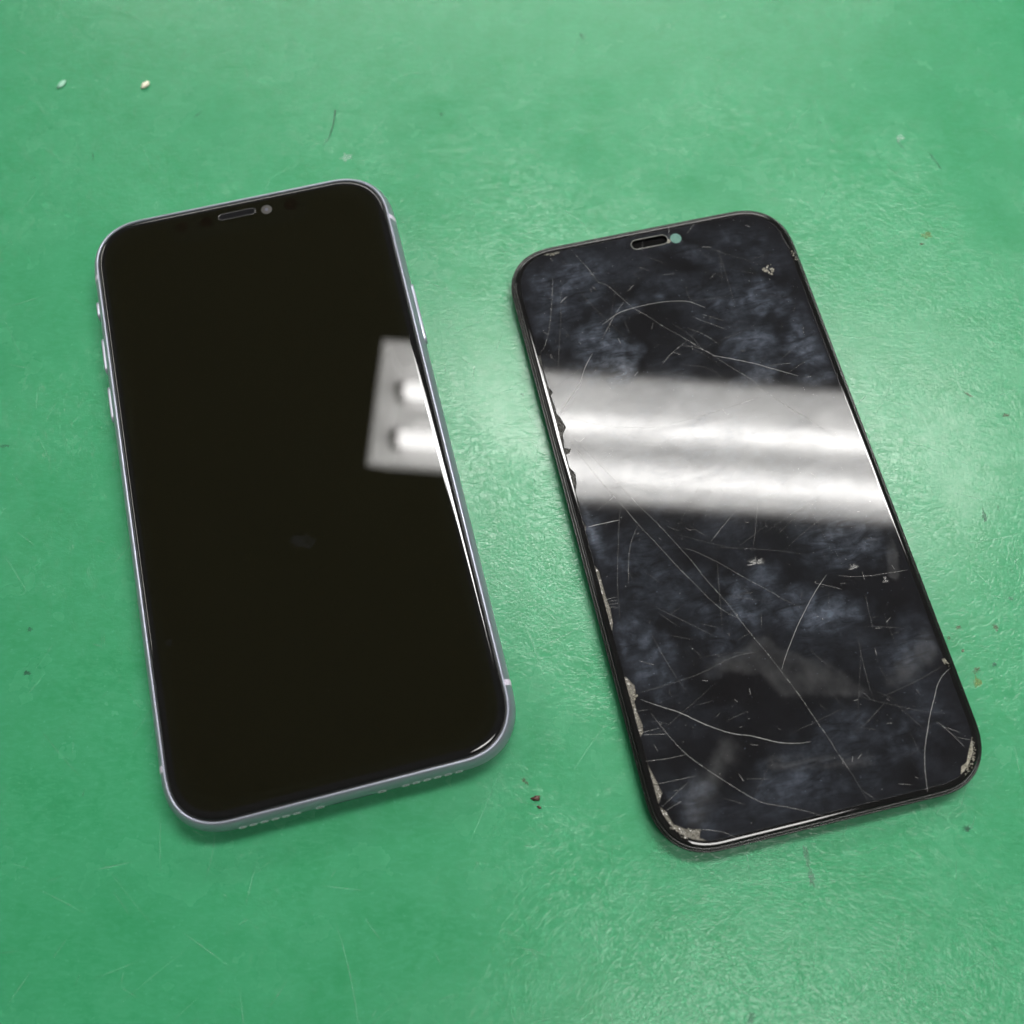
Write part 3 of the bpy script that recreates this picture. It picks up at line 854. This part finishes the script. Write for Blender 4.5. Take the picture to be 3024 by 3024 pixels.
    crumbs('crushed_glass', [(34.3, -63.6), (33, -66.5), (31, -69.5), (29.3, -70.8), (29.6, -71.6), (31.3, -70.6), (33.7, -67.5)], M['chip_bright'], 60, .08, .24)
    crumbs('crushed_glass', [(4.6, 67.9), (5.6, 68.1), (6.2, 68.6), (5.9, 69.2), (5.4, 69.0), (5.0, 68.4)], M['chip_bright'], 22, .1, .25)
    crumbs('crushed_glass', [(33.7, -46.9), (34.3, -46.9), (34.9, -48.4), (35, -49.6), (34.4, -48.6)], M['chip_bright'], 18, .12, .3)
    crumbs('crushed_glass', [(34.6, 59.3), (35.0, 59.2), (35.5, 56.2), (35.1, 56), (34.7, 57.6)], M['chip_bright'], 12, .12, .28)
    crumbs('crushed_glass', [(-33.8, -38.2), (-32.6, -38.3), (-32.4, -39.6), (-33.3, -40.8), (-33.9, -40.2)], M['chip_bright'], 18, .1, .3)
    crumbs('crushed_glass', [(-32.6, -67.4), (-27.8, -69.4), (-28.2, -71.0), (-31, -70.3), (-33.4, -67.6)], M['chip'], 40, .12, .35)
    crumbs('crushed_glass', [(-26.8, 72.0), (-25.2, 71.7), (-22.6, 71.6), (-22.8, 71.0), (-25.5, 71.3)], M['chip_bright'], 16, .1, .25)
    # dust and nicks
    vs, fs = [], []
    for i in range(420):
        x, y = rng.uniform(-33, 33), rng.uniform(-71, 71)
        L = rng.uniform(.05, .16) if rng.random() < .8 else rng.uniform(.25, .9)
        w = rng.uniform(.025, .05); a = rng.uniform(0, 6.3); b = len(vs)
        for q, t_ in ((-1, -1), (1, -1), (1, 1), (-1, 1)):
            vs.append((x + q * L * math.cos(a) - t_ * w * math.sin(a), y + q * L * math.sin(a) + t_ * w * math.cos(a), Z + .006))
        fs.append((b, b + 1, b + 2, b + 3))
    tag(mesh('dust', vs, fs, M['crack2'], glass), kind='stuff')
    vs, fs = [], []
    for i in range(170):   # hairline scratches
        x, y = rng.uniform(-32, 32), rng.uniform(-70, 70)
        L = rng.uniform(.8, 3.5) if rng.random() < .7 else rng.uniform(4, 12)
        w = rng.uniform(.018, .032); a = rng.choice([.3, -.6, 1.2, 2.3]) + rng.normal(0, .4); b = len(vs)
        if abs(x) + L > 34 or abs(y) + L > 71: continue
        ca, sa = math.cos(a), math.sin(a); bend = rng.normal(0, .04) * L
        for t_, wf in ((-1, .2), (-.4, 1), (.4, 1), (1, .2)):
            px_, py_ = x + t_ * L * ca - bend * t_ * t_ * sa, y + t_ * L * sa + bend * t_ * t_ * ca
            vs += [(px_ - w * wf * sa, py_ + w * wf * ca, Z + .005), (px_ + w * wf * sa, py_ - w * wf * ca, Z + .005)]
        for j in range(3): fs.append((b + 2 * j + 1, b + 2 * j, b + 2 * j + 2, b + 2 * j + 3))
    tag(mesh('hairline_scratches', vs, fs, M['crack1'], glass), kind='stuff')
    # cracks: low glassy ridges
    for w, br, pl in CRACKS:
        q = catmull(pl, .6)
        q = [p + (rng.normal(0, .018, 2) if 0 < i < len(q) - 1 else 0) for i, p in enumerate(q)]
        vs, fs = [], []
        n_ = len(q)
        for i, p in enumerate(q):
            d = q[min(i + 1, n_ - 1)] - q[max(i - 1, 0)]; d = d / (np.linalg.norm(d) + 1e-9)
            nx, ny = -d[1], d[0]
            t = i / (n_ - 1)
            ww = w * .31 * (.35 + .65 * min(1, 8 * t, 8 * (1 - t))) * rng.uniform(.75, 1.2)
            vs += [(p[0] - nx * ww, p[1] - ny * ww, Z + .008), (p[0], p[1], Z + .008 + ww * .45), (p[0] + nx * ww, p[1] + ny * ww, Z + .008)]
        for i in range(n_ - 1):
            b = 3 * i
            fs += [(b + 1, b, b + 3, b + 4), (b + 2, b + 1, b + 4, b + 5)]
        mesh('crack', vs, fs, M['crack1'] if br < .48 else M['crack2'] if br < .78 else M['crack3'], glass)
    # bruise-like glass feathers
    def feather(x, y, r_, n_, mat, a0, a1):
        vs, fs = [], []
        for i in range(n_):
            a = rng.uniform(a0, a1); L0 = r_ * rng.uniform(.0, .45); L1 = r_ * rng.uniform(.6, 1.0); w = rng.uniform(.04, .12)
            b = len(vs); ca, sa = math.cos(a), math.sin(a)
            vs += [(x + L0 * ca - w * sa, y + L0 * sa * .8 + w * ca, Z + .005), (x + L0 * ca + w * sa, y + L0 * sa * .8 - w * ca, Z + .005), (x + L1 * ca, y + L1 * sa * .8, Z + .006)]
            fs.append((b, b + 1, b + 2))
        return mesh('bruise', vs, fs, mat, glass)
    feather(1.05, -17.6, 2.6, 40, M['crack1'], -.3, 3.4)
    feather(22.2, -23.6, 1.9, 30, M['crack1'], 0, 3.14)
    feather(28.0, -27.6, 1.2, 18, M['crack2'], 0, 6.28)
    # earpiece slot: pale rim, deep dark well
    cx, cy = .62, 69.42
    s2 = lambda a, b: stadium(cx, cy, a, b)
    loft('earpiece_slot', [(s2(4.85, 1.48), Z + .003), (s2(4.80, 1.43), Z + .05), (s2(4.70, 1.33), Z + .05), (s2(4.66, 1.29), Z - .02)], M['edge'], root, cap_top=False)
    loft('slot_wall', [(s2(4.67, 1.30), Z - .02), (s2(4.6, 1.23), Z - 1.2)], M['hole'], root, cap_top=False)
    loft('slot_well', [(s2(4.62, 1.25), Z - 1.0), (s2(4.62, 1.25), Z - .95)], M['hole'], root)
    # camera opening showing pale through the clear glass
    loft('camera_window', [(circle(7.4, 69.0, 1.42), Z + .003), (circle(7.4, 69.0, 1.40), Z + .014)], M['window'], root)
    return root

SPOTS = [  # x, y, rx, ry, rot, amount
    (-24, 61, 9, 7, .3, .10), (-18, 65, 6, 5, .2, .09), (-30, 52, 3.5, 7, .5, .08),
    (-19.5, 43.5, 7, 6.5, .4, .17), (-15, 37, 7, 3.0, .9, .16), (-26, 36, 5, 5, .1, .07),
    (20, 47.5, 12, 6, -.2, .11), (17, 36, 7, 6, .2, .10), (29, 33, 5, 8, -.1, .15), (-1, 56, 7, 3.5, .5, .07), (-11, 51.5, 5, 2.2, .3, .10),
    (15, 27, 7, 2.5, .3, .12), (7, 66, 9, 2.5, -.7, .10), (29, 60, 7, 5, -.8, .06), (29, 24, 6, 2, -.2, .11),
    (-33, -3, 2.5, 6, .1, .16), (-27, -10, 7, 6, .1, .06), (-29, -31, 6, 10, .2, .12), (-2, -24, 7, 8, .2, .11), (10, -31, 12, 4.5, -.15, .15), (4, -28, 7, 2.5, .4, .10),
    (24, -17, 10, 6, -.1, .09), (29, -43, 5, 8, -.5, .06), (-26.5, -64, 4.5, 7, -.1, .13), (-5, -65, 9, 6, .1, .08), (8, -57, 8, 4, .6, .06),
    (-16, -20, 7, 6, .2, .07), (-12, -32, 6, 7, 0, .06), (2, 5, 30, 6, -.25, .05), (-5, 18, 26, 5, -.25, .05), (18, -62, 9, 6, .3, .05), (24, 66, 8, 3, -.4, .06)]
broken()

# ------------------------------------------------------------------ bits lying on the mat
BIT = {'white': simple('white_crumb', (.80, .76, .60), .55, bump=(.4, .0003), var=.12, scale=1500),
       'brown': simple('brown_flake', (.07, .028, .02), .5, bump=(.6, .0003), var=.5, scale=1500),
       'hair': simple('dark_fibre', (.03, .06, .045), .5, scale=1500)}
clear, nt_, b_ = newmat('clear_crumb')
b_.inputs['Base Color'].default_value = (.30, .58, .43, 1); b_.inputs['Roughness'].default_value = .2

def lump(name, x, y, rx, ry, rz, rot, mat, seed, k=2, rough=.18):
    bm = bmesh.new(); bmesh.ops.create_icosphere(bm, subdivisions=k, radius=1.0)
    r = random.Random(seed)
    for v in bm.verts:
        f = 1 + rough * (r.random() * 2 - 1)
        v.co = Vector((v.co.x * rx * f * (1 - .22 * v.co.x), v.co.y * ry * f, (v.co.z * f + .8) * rz)) * MM
        if v.co.z < 0: v.co.z = 0
    me = bpy.data.meshes.new(name); bm.to_mesh(me); bm.free()
    for p in me.polygons: p.use_smooth = True
    o = link(name, me, mat)
    o.location = (x * MM, y * MM, .00001); o.rotation_euler = (0, 0, rot)
    return o
tag(lump('crumb', -101.3, 200.2, 1.35, .85, .55, .85, BIT['white'], 3), 'cream white rice-like crumb on the mat above the intact phone', 'crumb')
tag(lump('crumb', -124.6, 200.6, 1.7, .8, .3, 1.0, clear, 5), 'clear greenish crumb near the upper left corner of the mat', 'crumb')
tag(lump('flake', 5.3, 11.3, .9, .5, .22, .2, BIT['brown'], 8, rough=.5), 'ragged dark brown flake on the mat between the lower ends', 'flake')
tag(lump('flake', 6.0, 9.4, .5, .25, .2, -.6, BIT['brown'], 9, rough=.4), 'tiny brown flake just below the larger ragged flake', 'flake')

def fibre(name, pts, w, mat):
    q = catmull(pts, .5); vs, fs = [], []
    k = 6; n_ = len(q)
    for i, p in enumerate(q):
        d = q[min(i + 1, n_ - 1)] - q[max(i - 1, 0)]; d = d / np.linalg.norm(d)
        t = i / (n_ - 1); ww = w * (1.0 - .75 * t)
        for j in range(k):
            a = 2 * math.pi * j / k
            vs.append((p[0] - d[1] * ww * math.cos(a), p[1] + d[0] * ww * math.cos(a), w + .01 + ww * math.sin(a)))
    for i in range(n_ - 1):
        for j in range(k):
            j2 = (j + 1) % k
            fs.append((i * k + j, i * k + j2, (i + 1) * k + j2, (i + 1) * k + j))
    return mesh(name, vs, fs, mat, None, smooth=True)
tag(fibre('fibre', [(-48.6, 191.8), (-48.75, 189.5), (-48.9, 187), (-49.7, 182.8), (-51.2, 180)], .17, BIT['hair']), 'thin dark curved fibre on the mat above the intact phone', 'fibre')
